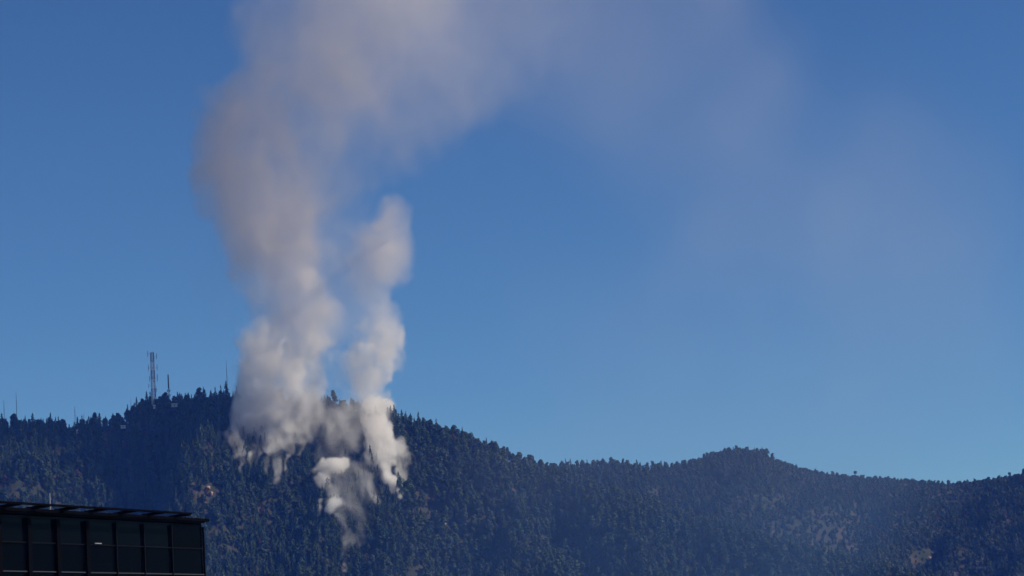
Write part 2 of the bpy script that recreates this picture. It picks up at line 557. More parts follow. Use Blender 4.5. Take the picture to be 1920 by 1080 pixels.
for i in sorted(chosen, key=lambda i: qx[i]):
    low_ = not (i in set_sk1 or i in set_sk2)
    mark = [m_ for x_, m_ in (LOW_MARKS if low_ else SKY_MARKS) if x_ <= qx[i]][-1]
    count[mark] = count.get(mark, 0) + 1
    size = 'large ' if scale[i] > 1.65 else ('small ' if scale[i] < .8 else '')
    lb = size + WORD[kind[i][0]] + (' low in the forest, ' if low_ else ' on the skyline, ') + ordinal(count[mark]) + ' past ' + mark
    grp = 'trees ' + zone(i)
    place_tree(kind[i], (tx[i], ty[i], tz[i] - .3), scale[i], sxy[i], rot[i], lb, grp)
# single trees one can point to
def special(px, py, k, s, sw, label, dY=0.0, crest=False, name=None):
    """foot of the tree at the pixel"""
    p = at(px, py, 3500.0) if crest else surf(px, py)
    if p is None:
        return
    if crest:                            # stands on the far crest itself
        for _ in range(4):
            yr_ = float(np.interp(p.x, RIDGE2[:, 0], RIDGE2[:, 1]))
            p = at(px, py, yr_)
    z = float(hgt(p.x, p.y + dY))
    place_tree(k, (p.x, p.y + dY, z - .3), s, sw, px, label, None, name)
special(728, 936, 'b2', 1.35, 1.5, 'tall dark tree standing in front of the bright white smoke foot')
special(722, 945, 'c1', .9, 1.1, 'small dark conifer beside the tall tree at the rightmost smoke foot')
special(613, 963, 'c0', 1.1, .95, 'narrow conifer standing inside the thin smoke streak above the gully')
special(646, 1010, 'c3', 1.2, 1.0, 'conifer splitting the lowest thin streak of smoke in two')
special(686, 955, 'c5', 1.1, .9, 'slim dark spire conifer amid the blue smoke of the gully')
special(449, 905, 'c4', 1.15, 1.0, 'conifer rising into the leftmost tip of the smoke')
special(478, 905, 'c2', 1.1, 1.0, 'conifer under the leftmost smoke between two hanging wisps')
special(520, 915, 'c1', 1.0, 1.0, 'conifer at the pointed tip of the second hanging wisp')
special(1604, 897, 'p0', 1.25, 1.25, 'lone flat topped tree on the bare far skyline', crest=True, name='umbrella_tree')
special(1893, 896, 'p0', 1.05, 1.1, 'small lone tree on the far skyline at the outermost right', crest=True, name='umbrella_tree')
special(1470, 884, 'c0', .55, .8, 'tiny pointed conifer alone just below the far summit')
special(213, 810, 'c2', 1.25, 1.5, 'broad pyramid conifer on the skyline just before the dark summit')
special(157, 812, 'c4', 1.0, 1.3, 'pyramid conifer on the skyline between the thin masts')
special(105, 812, 'c1', 1.25, 1.1, 'tall pointed conifer beside the white roofs on the skyline')
special(48, 812, 'c5', 1.2, 1.1, 'narrow conifer on the skyline beside the longest thin mast')

# --- everything else: one forest, grown with geometry nodes
protos = bpy.data.collections.new('forest_sources')
order = list(KINDS)
for k in order:
    nm, crown, trunk = KINDS[k]
    bm = bmesh.new()
    bm.from_mesh(crown)
    bm.from_mesh(trunk)
    me = bpy.data.meshes.new('tree')
    bm.to_mesh(me); bm.free()
    me.materials.append(crown.materials[0]); me.materials.append(M_BARK)
    mi = np.zeros(len(me.polygons), np.int32); mi[len(crown.polygons):] = 1
    me.polygons.foreach_set('material_index', mi)
    o = bpy.data.objects.new('%02d_tree' % order.index(k), me)
    protos.objects.link(o)
ri = np.nonzero(rest)[0]
me = bpy.data.meshes.new('forest')
me.vertices.add(len(ri))
me.vertices.foreach_set('co', np.stack([tx[ri], ty[ri], tz[ri] - .3], -1).astype(np.float32).ravel())
a = me.attributes.new('kind_index', 'INT', 'POINT'); a.data.foreach_set('value', np.array([order.index(k) for k in kind[ri]], np.int32))
a = me.attributes.new('turn', 'FLOAT', 'POINT'); a.data.foreach_set('value', rot[ri].astype(np.float32))
a = me.attributes.new('size', 'FLOAT_VECTOR', 'POINT'); a.data.foreach_set('vector', np.stack([sxy[ri], sxy[ri], scale[ri]], -1).astype(np.float32).ravel())
fo = link('forest', me)
tag(fo, 'dense dark green forest of conifers and broadleaf trees covering both hills', 'forest', None, 'stuff')
ng = bpy.data.node_groups.new('grow_forest', 'GeometryNodeTree')
ng.interface.new_socket('Geometry', in_out='INPUT', socket_type='NodeSocketGeometry')
ng.interface.new_socket('Geometry', in_out='OUTPUT', socket_type='NodeSocketGeometry')
L = ng.links
gi, go = ng.nodes.new('NodeGroupInput'), ng.nodes.new('NodeGroupOutput')
ci = ng.nodes.new('GeometryNodeCollectionInfo')
ci.inputs['Collection'].default_value = protos
ci.inputs['Separate Children'].default_value = True
ci.inputs['Reset Children'].default_value = True
iop = ng.nodes.new('GeometryNodeInstanceOnPoints')
iop.inputs['Pick Instance'].default_value = True
def named(n, t):
    x = ng.nodes.new('GeometryNodeInputNamedAttribute')
    x.data_type = t
    x.inputs['Name'].default_value = n
    return x.outputs[0]
comb = ng.nodes.new('ShaderNodeCombineXYZ')
L.new(named('turn', 'FLOAT'), comb.inputs['Z'])
L.new(gi.outputs[0], iop.inputs['Points'])
L.new(ci.outputs[0], iop.inputs['Instance'])
L.new(named('kind_index', 'INT'), iop.inputs['Instance Index'])
L.new(comb.outputs[0], iop.inputs['Rotation'])
L.new(named('size', 'FLOAT_VECTOR'), iop.inputs['Scale'])
L.new(iop.outputs[0], go.inputs[0])
fo.modifiers.new('grow_forest', 'NODES').node_group = ng

# ------------------------------------------------------------------ masts and towers on the ridge
M_RED = simple('faded_red_steel', (.20, .09, .10), .6)
M_WHT = simple('white_steel', (.5, .47, .50), .6)
M_GRY = simple('galvanised_steel', (.18, .18, .20), .5, .3)
M_DRK = simple('dark_steel', (.06, .06, .07), .5, .3)
def base_at(px, py, Y):
    p = at(px, py, Y)
    return p, float(hgt(p.x, p.y))
def lattice(px, top, Y, w0, w1, secs, label, th, name='lattice_tower'):
    p = at(px, top, Y)
    z0 = float(hgt(p.x, p.y))
    H = p.z - z0
    root = tag(empty(name, (p.x, p.y, z0 - .5), R(25)), label, 'tower')
    H += .5
    def cor(z, i):
        w = (w0 + (w1 - w0) * z / H) / 2
        return Vector(((-1, 1, 1, -1)[i] * w, (-1, -1, 1, 1)[i] * w, z))
    for s in range(secs):
        a, b = H * s / secs, H * (s + 1) / secs
        m = M_RED if (secs - s) % 2 else M_WHT
        mb = MB()
        for i in range(4):
            mb.tube(cor(a, i), cor(b, i), th, th, 4)
        sec = mb.build('mast_section', m, root)
        br = MB()
        nb = 3
        for q in range(nb):
            c, d = a + (b - a) * q / nb, a + (b - a) * (q + 1) / nb
            for i in range(4):
                j = (i + 1) % 4
                br.tube(cor(c, i), cor(d, j), th * .6, th * .6, 4)
                br.tube(cor(c, j), cor(d, i), th * .6, th * .6, 4)
                br.tube(cor(d, i), cor(d, j), th * .6, th * .6, 4)
        tag(br.build('brace', m, sec), kind='stuff')
    return root, H
def rel(root, px, py, Y):
    return root.matrix_basis.inverted() @ at(px, py, Y)
bpy.context.view_layer.update()
TW, TH_ = lattice(285, 661, 2975, 4.6, 3.0, 7, 'tall red and white lattice tower crowded with antennas on the dark summit', .24)
TWM = Matrix.Translation(TW.location) @ Matrix.Rotation(R(25), 4, 'Z')
def onT(px, py, Y=2975):
    return TWM.inverted() @ at(px, py, Y)
for k, (px, y0, y1) in enumerate(((277, 658, 669), (293.5, 663, 673), (278.3, 685, 695), (294.6, 684, 694), (295, 702, 715), (280.6, 705, 715), (279, 720, 727), (293, 727, 735))):
    a, b = onT(px, y0), onT(px, y1)
    mb = MB()
    mb.tube(a, b, .32, .32, 6)
    an = mb.build('antenna', M_GRY, TW)
    m2 = MB()
    c = (a + b) / 2
    m2.tube(c, Vector((c.x * .2, c.y * .2, c.z)), .12, .12, 4)
    m2.build('arm', M_GRY, an)
r_ = random.Random(4)
for k in range(16):
    z = TH_ * (.12 + .85 * k / 16)
    a = r_.uniform(0, 6.28)
    mb = MB()
    c = Vector((math.cos(a), math.sin(a), 0))
    mb.tube(c * 1.9 + Vector((0, 0, z)), c * 2.5 + Vector((0, 0, z)), .55, .95, 10)
    mb.build('dish_antenna', M_WHT if k % 2 else M_GRY, TW)
MB().tube((0, 0, TH_), (0, 0, TH_ + 1.8), .12, .05).build('lightning_rod', M_GRY, TW)

p = at(315, 700, 2985); z0 = float(hgt(p.x, p.y)) - .5; H = p.z - z0
T2 = tag(empty('lattice_tower', (p.x, p.y, z0)), 'shorter slim tower with a solid upper pole and a ring of antennas halfway up', 'tower')
mb = MB()
for i in range(3):
    a = i * 2.094
    mb.tube((math.cos(a) * 1.3, math.sin(a) * 1.3, 0), (math.cos(a) * .55, math.sin(a) * .55, H * .62), .22, .2, 4)
mb.build('mast_section', M_RED, T2)
br = MB()
for q in range(12):
    c, d = H * .62 * q / 12, H * .62 * (q + 1) / 12
    for i in range(3):
        r0, r1 = 1.3 - .75 * q / 12, 1.3 - .75 * (q + 1) / 12
        a, b = i * 2.094, (i + 1) * 2.094
        br.tube((math.cos(a) * r0, math.sin(a) * r0, c), (math.cos(b) * r1, math.sin(b) * r1, d), .14, .14, 4)
tag(br.build('brace', M_GRY, T2), kind='stuff')
MB().tube((0, 0, H * .6), (0, 0, H * .96), .85, .7, 8).build('pole', M_DRK, T2)
MB().tube((0, 0, H * .96), (0, 0, H * 1.02), .12, .08, 5).build('lightning_rod', M_DRK, T2)
for k in range(8):
    a = k * .785 + .3; z = H * (.42 + .12 * (k % 2))
    c = Vector((math.cos(a) * 1.9, math.sin(a) * 1.9, z))
    MB().box(c, (.5, .4, 2.4), Matrix.Rotation(a, 3, 'Z')).tube(c, (0, 0, z), .1, .1, 4).build('antenna', M_GRY, T2)

def mast(px, top, Y, r0, label, yagi=False, m=M_DRK):
    p = at(px, top, Y); z0 = float(hgt(p.x, p.y)) - .5; H = p.z - z0
    o = tag(empty('radio_mast', (p.x, p.y, z0)), label, 'mast')
    MB().tube((0, 0, 0), (0, 0, H * .8), r0, r0, 5).tube((0, 0, H * .8), (0, 0, H), r0 * .8, r0 * .5, 5).build('pole', m, o)
    for i in range(3):
        a = i * 2.094 + px
        MB().tube((0, 0, H * .7), (math.cos(a) * H * .3, math.sin(a) * H * .3, max(-6, -H * .1)), .035, .035, 3).build('guy_wire', M_GRY, o)
    if yagi:
        mb = MB()
        for z in (.97, .9, .82):
            mb.tube((-.9, 0, H * z), (.9, 0, H * z), .12, .12, 4)
        mb.build('antenna', M_GRY, o)
    return o
mast(424, 675, 3000, .26, 'tall thin guyed mast just before the smoke on the dark summit')
mast(7, 749, 2950, .3, 'outermost thin mast of the row on the low skyline')
mast(30, 735, 2952, .3, 'longest thin mast of the row on the low skyline')
mast(140, 762, 2958, .28, 'thin mast with short cross arms above the white roofs', True)
mast(157, 775, 2960, .18, 'short thin mast beside the pyramid conifer', True)
mast(183, 770, 2962, .08, 'faintest hairline mast between the two pyramid conifers')
mast(245, 745, 2975, .18, 'thin spike mast rising from the edge of the dark summit trees')

# ------------------------------------------------------------------ huts on the ridge
M_PLAS = simple('cream_plaster', (.62, .55, .45), .9)
M_ROOF = simple('white_sheet_roof', (.8, .8, .82), .4)
M_PLW = simple('white_plaster', (.75, .75, .76), .8)
M_WIN = simple('dark_window_glass', (.03, .035, .05), .15)
def hut(px, py, Y, w, d, h, label, rz=0, wall=None, roofm=None, flat=True, lift=0):
    p = at(px, py, Y)
    o = tag(empty('hilltop_hut', (p.x, p.y, p.z - h - .2), rz), label, 'hut')
    MB().box((0, 0, h / 2 - .5), (w, d, h + 1)).build('wall', wall or M_PLW, o)
    if flat:
        MB().box((0, 0, h + .18), (w + .8, d + .8, .35)).build('roof', roofm or M_ROOF, o)
    else:
        mb = MB()
        mb.v = [(-w / 2 - .4, -d / 2 - .5, h), (w / 2 + .4, -d / 2 - .5, h), (w / 2 + .4, d / 2 + .5, h), (-w / 2 - .4, d / 2 + .5, h), (-w / 2 - .4, 0, h + 1.8), (w / 2 + .4, 0, h + 1.8)]
        mb.f = [(0, 1, 5, 4), (2, 3, 4, 5), (0, 4, 3), (1, 2, 5), (3, 2, 1, 0)]
        mb.build('roof', roofm or M_ROOF, o)
    for s in (-1, 1):
        wdw = MB().box((s * w * .25, -d / 2 - .02, h * .55), (w * .16, .1, h * .35)).build('window', M_WIN, o)
    MB().box((0, -d / 2 - .02, h * .35), (1.0, .1, h * .7)).build('door', M_DRK, o)
    return o
hut(327, 757, 2968, 6.5, 5, 2.4, 'cream hut with a flat pale roof at the foot of the shorter tower', R(8), M_PLAS, simple('tan_roof', (.55, .45, .34), .8))
hut(289, 760, 2960, 2.0, 2.0, 2.4, 'small white equipment hut at the foot of the tall lattice tower', 0)
hut(127, 811, 2944, 5.5, 5, 2.6, 'white roofed hut below the skyline, lower one of the bright pair', R(25), flat=False)
hut(141, 807, 2946, 6.0, 5, 3.0, 'white roofed hut below the skyline, higher one of the bright pair', R(-20), flat=False)
hut(3, 826, 2935, 4.5, 4, 2.6, 'white hut at the very edge of the view on the brown slope', R(10))
hut(18, 822, 2937, 4, 4, 2.4, 'small white hut just beside the one at the edge of the view', R(-15), flat=False)
hut(231, 798, 2958, 5.0, 4, 2.0, 'pale roofed hut in the notch where the dark summit begins', 0)

# ------------------------------------------------------------------ rock outcrops
M_ROCK = simple('pinkish_sandstone', (.36, .25, .21), .9, var=.35, scale=.6)
def rock(px, py, s, label, seed, squash=.8, m=None):
    p = surf(px, py)
    if p is None:
        return
    bm = bmesh.new()
    bmesh.ops.create_icosphere(bm, subdivisions=3, radius=1)
    r = random.Random(seed)
    ks = [(Vector((r.uniform(-1, 1), r.uniform(-1, 1), r.uniform(-1, 1))).normalized(), r.uniform(.45, .8)) for _ in range(16)]
    for v in bm.verts:
        q = v.co.copy()
        for n_, dd in ks:
            t = q.dot(n_)
            if t > dd:
                q -= n_ * (t - dd)
        v.co = Vector((q.x * s * 1.2, q.y * s, q.z * s * squash)) * 1.2
    me = bpy.data.meshes.new('rock_outcrop')
    bm.to_mesh(me); bm.free()
    me.materials.append(m or M_ROCK)
    o = link('rock_outcrop', me)
    o.location = p + Vector((0, -s * .4, s * .55))
    o.rotation_euler = (0, 0, seed)
    tag(o, label, 'rock', 'rock outcrops among the trees')
for a in ((390, 918, 2.6, 'upper pinkish rock face above the corner of the dark building', 1), (396, 934, 2.8, 'largest pinkish rock face above the corner of the dark building', 2),
          (384, 948, 1.6, 'lower pale rock beside the building corner', 3), (832, 990, 3.0, 'upright tan rock slab on the slope past the smoke foot', 4),
          (867, 1026, 2.4, 'small orange rock lower than the tan slab', 5), (1063, 1028, 1.9, 'pale rock at the near end of the low row of rocks', 6),
          (1080, 1034, 2.2, 'middle pinkish rock of the low row of rocks', 7), (1098, 1030, 2.0, 'reddish rock at the far end of the low row of rocks', 8),
          (692, 1057, 2.2, 'reddish rock just beyond the lowest smoke tip', 9), (1742, 1050, 3.0, 'reddish rock patch low under the bare skyline', 10),
          (1027, 1032, 1.4, 'grey pale boulder apart from the low row of rocks', 11), (1330, 1060, 2.4, 'tan rock low under the far summit', 12)):
    rock(*a)

# ------------------------------------------------------------------ smoke
def strand(pts, n, jit, r, deep=None):
    """pts: (px, py, radius px, depth metres, density, softness, soot); n blobs along it"""
    P = np.array(pts, float)
    t = np.concatenate([[0], np.cumsum(np.hypot(np.diff(P[:, 0]), np.diff(P[:, 1])))])
    u = np.linspace(0, t[-1], n)
    out = np.stack([np.interp(u, t, P[:, k]) for k in range(P.shape[1])], 1)
    out[:, 0] += r.normal(0, jit, n) * out[:, 2]
    out[:, 1] += r.normal(0, jit * .6, n) * out[:, 2]
    out[:, 3] += r.normal(0, jit * 1.2, n) * out[:, 2] * .6
    out[:, 2] *= r.uniform(.75, 1.15, n)
    for q in out:                       # the smoke hangs in front of the slope's tree tops
        p = surf(q[0], q[1])
        if p is not None:
            q[3] = min(q[3], p.y - 30 - .8 * q[2] * .58) if deep is None else min(q[3], p.y - deep)
    return out
def grid_of(blobs, vox, noise, seed, zcut=None, thr=.16, gain=1.6, swirl=(), vert=1.35, gens=2):
    """numpy density grid for a set of blobs given in photo pixels and depth"""
    C = np.array([list(at(b[0], b[1], b[3])) for b in blobs])
    rad = blobs[:, 2] * C[:, 1] / FPX
    rc = np.random.default_rng(seed + 100)
    for gen in range(gens):              # billows on billows
        src = np.arange(len(C)) if gen == 0 else np.arange(n0_, len(C))
        n0_ = len(C)
        k_ = (6, 4)[gen]
        src = np.repeat(src[rad[src] > vox * 4], k_)
        dv_ = rc.standard_normal((len(src), 3)); dv_ /= np.linalg.norm(dv_, axis=1)[:, None]
        dv_[:, 2] += .15
        cr_ = rad[src] * rc.uniform(.32, .5, len(src))
        C = np.concatenate([C, C[src] + dv_ * (rad[src] * rc.uniform(.6, .85, len(src)))[:, None]])
        rad = np.concatenate([rad, cr_])
        nb = blobs[src].copy()
        nb[:, 4] *= rc.uniform(.7, 1.7, len(src))
        blobs = np.concatenate([blobs, nb])
    m = rad * 1.25 + 6
    lo, hi = (C - m[:, None]).min(0), (C + m[:, None]).max(0)
    n = np.ceil((hi - lo) / vox).astype(int) + 1
    hi = lo + (n - 1) * vox
    K = np.zeros(n, np.float32); Ks = np.zeros(n, np.float32); D = np.zeros(n, np.float32); S = np.zeros(n, np.float32); B = np.zeros(n, np.float32)
    for c, r0, b in zip(C, rad, blobs):
        r1 = r0 * 1.25
        a0 = np.maximum(0, np.floor((c - r1 - lo) / vox)).astype(int); a1 = np.minimum(n, np.ceil((c + r1 - lo) / vox).astype(int) + 1)
        ax = [((np.arange(a0[k], a1[k]) * vox + lo[k] - c[k]) / r1) ** 2 for k in range(3)]
        q = 1 - (ax[0][:, None, None] + ax[1][None, :, None] + ax[2][None, None, :])
        k_ = (np.maximum(q, 0) ** 2).astype(np.float32)
        s = tuple(slice(a0[k], a1[k]) for k in range(3))
        K[s] = np.maximum(K[s], k_); Ks[s] += k_; D[s] += k_ * b[4]; S[s] += k_ * b[5]; B[s] += k_ * b[6]
    w_ = np.maximum(Ks, 1e-4)
    K = .75 * K + .25 * np.minimum(Ks, 1.6)
    D /= w_; S /= w_; B /= w_
    r = np.random.default_rng(seed)
    nz = np.zeros(n, np.float32)
    for lam, amp, bil in noise:
        cells = [max(1, int(round((n[k] * vox) / (lam * (vert if k == 2 else 1))))) for k in range(3)]
        g = upsample(n, cells, r) * 1.9
        nz += amp * ((1 - 2 * np.abs(g)) if bil else g)
    s = np.minimum(K, 1.2) - thr + nz * np.minimum(1, K * 3)
    s = np.clip(s / S, 0, 1)
    den = D * s * s * (3 - 2 * s) * np.exp(np.clip(nz * gain, -2.4, 1.0))
    den[K < .01] = 0
    if len(swirl):                       # turbulence drags the smoke about
        off = []
        for k in range(3):
            o_ = np.zeros(n, np.float32)
            for lam, amp in swirl:
                o_ += upsample(n, [max(1, int(round(n[q] * vox / lam))) for q in range(3)], r) * (amp / vox * 1.9 * (1.3 if k == 2 else 1))
            off.append(o_)
        g0 = [np.arange(n[0], dtype=np.float32)[:, None, None], np.arange(n[1], dtype=np.float32)[None, :, None], np.arange(n[2], dtype=np.float32)[None, None, :]]
        ii, ff = [], []
        for k in range(3):
            c_ = np.clip(g0[k] + off[k], 0, n[k] - 1.001)
            i_ = c_.astype(np.int32)
            ii.append(i_); ff.append(c_ - i_)
        flat = np.ascontiguousarray(den).ravel()
        base = (ii[0] * int(n[1]) + ii[1]) * int(n[2]) + ii[2]
        res = np.zeros(n, np.float32)
        for a_ in (0, 1):
            for b_ in (0, 1):
                for c_ in (0, 1):
                    res += flat[base + (a_ * int(n[1]) + b_) * int(n[2]) + c_] * (ff[0] if a_ else 1 - ff[0]) * (ff[1] if b_ else 1 - ff[1]) * (ff[2] if c_ else 1 - ff[2])
        den = res
    if zcut:
        z = lo[2] + np.arange(n[2]) * vox
        den *= zcut(z)[None, None, :]
    return lo, hi, n, den.astype(np.float32), B

def volume_object(name, lo, hi, n, den, m, label):
    store = bpy.data.meshes.new(name + '_samples')
    tot = int(np.prod(n))
    store.vertices.add(tot)
    a = store.attributes.new('thickness', 'FLOAT', 'POINT')
    a.data.foreach_set('value', np.ascontiguousarray(den * 1000.0).ravel())
    so_ = bpy.data.objects.new(name + '_samples', store)
    vo = bpy.data.objects.new(name, bpy.data.volumes.new(name))
    col.objects.link(vo)
    vo.data.materials.append(m)
    g = bpy.data.node_groups.new('fill_' + name, 'GeometryNodeTree')
    g.interface.new_socket('Geometry', in_out='INPUT', socket_type='NodeSocketGeometry')
    g.interface.new_socket('Geometry', in_out='OUTPUT', socket_type='NodeSocketGeometry')
    N_, L_ = g.nodes, g.links
    out = N_.new('NodeGroupOutput')
    vc = N_.new('GeometryNodeVolumeCube')
    for k, v in zip(('Min', 'Max'), (lo, hi)):
        vc.inputs[k].default_value = tuple(float(x) for x in v)
    for k, v in zip(('Resolution X', 'Resolution Y', 'Resolution Z'), n):
        vc.inputs[k].default_value = int(v)
    pos = N_.new('GeometryNodeInputPosition')
    sub = N_.new('ShaderNodeVectorMath'); sub.operation = 'SUBTRACT'; sub.inputs[1].default_value = tuple(float(x) for x in lo)
    dv = N_.new('ShaderNodeVectorMath'); dv.operation = 'DIVIDE'; dv.inputs[1].default_value = tuple(float(x) for x in (hi - lo) / (n - 1))
    L_.new(pos.outputs[0], sub.inputs[0]); L_.new(sub.outputs[0], dv.inputs[0])
    sx = N_.new('ShaderNodeSeparateXYZ'); L_.new(dv.outputs[0], sx.inputs[0])
    ints = []
    for k in range(3):
        f = N_.new('FunctionNodeFloatToInt'); f.rounding_mode = 'ROUND'
        L_.new(sx.outputs[k], f.inputs[0]); ints.append(f.outputs[0])
    def im(op, a_, b_):
        x = N_.new('FunctionNodeIntegerMath'); x.operation = op
        for i, v in enumerate((a_, b_)):
            if isinstance(v, int):
                x.inputs[i].default_value = v
            else:
                L_.new(v, x.inputs[i])
        return x.outputs[0]
    ix = im('ADD', im('MULTIPLY', im('ADD', im('MULTIPLY', ints[0], int(n[1])), ints[1]), int(n[2])), ints[2])
    oi = N_.new('GeometryNodeObjectInfo'); oi.inputs['Object'].default_value = so_
    na = N_.new('GeometryNodeInputNamedAttribute'); na.data_type = 'FLOAT'; na.inputs['Name'].default_value = 'thickness'
    si = N_.new('GeometryNodeSampleIndex'); si.data_type = 'FLOAT'; si.domain = 'POINT'; si.clamp = True
    L_.new(oi.outputs['Geometry'], si.inputs['Geometry']); L_.new(na.outputs[0], si.inputs['Value']); L_.new(ix, si.inputs['Index'])
    L_.new(si.outputs[0], vc.inputs['Density'])
    sm = N_.new('GeometryNodeSetMaterial'); sm.inputs['Material'].default_value = m
    L_.new(vc.outputs[0], sm.inputs[0]); L_.new(sm.outputs[0], out.inputs[0])
    vo.modifiers.new('fill', 'NODES').node_group = g
    tag(vo, label, 'smoke', None, 'stuff')
    return vo
def smoke_material(name, low, high, z0, z1, aniso=.3, absn=(1, 1, 1)):
    m = bpy.data.materials.new(name)
    m.use_nodes = True
    n = m.node_tree
    n.nodes.clear()
    out = n.nodes.new('ShaderNodeOutputMaterial')
    pv = n.nodes.new('ShaderNodeVolumePrincipled')
    geo = n.nodes.new('ShaderNodeNewGeometry')
    sx = n.nodes.new('ShaderNodeSeparateXYZ')
    mr = n.nodes.new('ShaderNodeMapRange')
    mr.inputs['From Min'].default_value = z0; mr.inputs['From Max'].default_value = z1
    cr = n.nodes.new('ShaderNodeValToRGB')
    cr.color_ramp.elements[0].color = low + (1,); cr.color_ramp.elements[1].color = high + (1,)
    n.links.new(geo.outputs['Position'], sx.inputs[0]); n.links.new(sx.outputs[2], mr.inputs['Value']); n.links.new(mr.outputs[0], cr.inputs[0])
    n.links.new(cr.outputs[0], pv.inputs['Color'])
    pv.inputs['Density'].default_value = .001
    pv.inputs['Anisotropy'].default_value = aniso
    n.links.new(pv.outputs[0], out.inputs['Volume'])
    return m

rs = np.random.default_rng(21)
YB = 2880.0
def foot(px, py, off=10):
    p = surf(px, py)
    return (p.y - off) if p is not None else 2960.0
# fresh smoke near the fires: fine grid
A = []
def add(lst, pts, n, jit=.35):
    lst.append(strand(pts, n, jit, rs))
W_, G_ = 0.0, 1.0
# ragged base: many thin threads of smoke seeping up between the trees
rw = np.random.default_rng(77)
def threads(line, count, rise, r0, r1, dens, lean=0.0, spread=6):
    L_ = np.array(line, float)
    t_ = np.linspace(0, 1, len(L_))
    for q in range(count):
        u = rw.uniform()
        x, y = np.interp(u, t_, L_[:, 0]) + rw.normal(0, spread * .5), np.interp(u, t_, L_[:, 1]) + rw.normal(0, spread)
        h_ = rise * rw.uniform(.6, 1.3)
        dd = dens * rw.uniform(.4, 1.8)
        a_ = r0 * rw.uniform(.7, 1.3); b_ = r1 * rw.uniform(.7, 1.3)
        w1, w2 = rw.normal(0, .07 * h_, 2)
        add(A, [(x, y, a_, 3000, dd, .8, 0), (x + w1 + lean * .33, y - h_ * .33, a_ + (b_ - a_) * .35, 3000, dd, .85, 0), (x + w2 + lean * .66, y - h_ * .66, a_ + (b_ - a_) * .7, 3000, dd * .8, .9, 0),
                (x + lean, y - h_, b_, 3000, dd * .6, .9, 0)], max(8, int(h_ / (a_ * .9))), .15)
threads([(438, 868), (450, 880), (470, 885), (500, 878), (517, 893), (530, 890)], 17, 88, 2.6, 11, .10, 6)
threads([(530, 880), (556, 850), (580, 832)], 7, 60, 3, 12, .06, 4)
add(A, [(440, 855, 6, 3000, .08, .8, 0), (446, 828, 11, 3000, .12, .75, 0), (449, 798, 17, 3000, .17, .75, 0), (455, 765, 24, 2925, .17, .7, 0), (466, 732, 28, 2925, .10, .8, 0)], 34, .2)
add(A, [(472, 815, 14, 3000, .06, .8, 0), (490, 785, 26, 3000, .08, .8, 0), (498, 750, 32, 2925, .07, .8, 0)], 20, .2)
add(A, [(517, 893, 3, 3000, .14, .8, 0), (512, 868, 6, 3000, .13, .75, 0), (514, 838, 12, 3000, .12, .75, 0), (520, 800, 26, 3000, .10, .7, 0), (530, 760, 34, 2920, .08, .75, 0)], 36, .2)
add(A, [(545, 812, 20, 3000, .07, .8, 0), (560, 785, 30, 2925, .08, .8, 0)], 12, .25)
# left column base and trunk
add(A, [(482, 800, 30, 2935, .05, .8, 1), (484, 755, 38, 2920, .075, .7, 1), (492, 705, 46, 2920, .08, .7, 1), (505, 655, 50, 2920, .075, .7, 1), (515, 610, 52, 2925, .06, .8, 1)], 34, .3)
add(A, [(545, 790, 38, 2920, .065, .75, 0), (555, 740, 48, 2925, .075, .7, 0), (562, 690, 50, 2930, .075, .7, 0), (568, 640, 48, 2930, .07, .75, 0), (572, 600, 44, 2930, .05, .75, 0)], 38, .3)
add(A, [(590, 805, 28, 2915, .055, .8, 0), (625, 780, 32, 2920, .055, .8, 0), (605, 745, 28, 2925, .045, .8, 0)], 20, .3)
# blue-grey saddle between the columns
add(A, [(600, 790, 34, 2925, .022, 1, 0), (650, 785, 42, 2930, .04, 1, 0), (695, 775, 36, 2930, .04, 1, 0)], 22, .3)
add(A, [(615, 855, 20, 2910, .012, 1, 0), (655, 830, 34, 2920, .016, 1, 0), (665, 780, 38, 2925, .022, 1, 0), (655, 730, 40, 2930, .014, 1, 0), (650, 680, 40, 2930, .011, 1, 0)], 26, .3)
# middle puff
add(A, [(584, 882, 4, 3000, .14, .8, 0), (600, 889, 8, 3000, .22, .75, 0), (616, 882, 13, 3000, .28, .7, 0), (636, 873, 16, 3000, .28, .7, 0), (652, 876, 12, 3000, .20, .8, 0)], 22, .22)
# streaks down the gully
add(A, [(657, 1066, 4.5, 3000, .16, .8, 0), (652, 1038, 7, 3000, .13, .8, 0), (642, 1005, 7, 3000, .15, .8, 0), (636, 978, 9, 3000, .17, .8, 0), (624, 945, 10, 3000, .18, .8, 0), (614, 918, 13, 3000, .16, .8, 0), (608, 898, 13, 3000, .18, .75, 0)], 70, .2)
threads([(656, 1060), (648, 1030), (640, 1000), (628, 965), (612, 940)], 12, 55, 2.4, 8, .12, -6, 5)
add(A, [(664, 1045, 8, 3000, .03, 1, 0), (670, 1005, 13, 3000, .018, 1, 0), (664, 965, 19, 3000, .012, 1, 0), (656, 925, 27, 3000, .012, 1, 0), (650, 890, 27, 3000, .02, 1, 0)], 44, .25)
threads([(670, 1035), (690, 975), (696, 945)], 7, 70, 3, 9, .03, -8, 6)
add(A, [(603, 962, 3, 3000, .12, .8, 0), (606, 944, 5, 3000, .12, .8, 0)], 8, .15)
add(A, [(692, 950, 10, 3000, .012, 1, 0), (684, 920, 24, 3000, .013, 1, 0), (692, 895, 24, 3000, .014, 1, 0), (704, 865, 18, 3000, .03, 1, 0)], 22, .3)
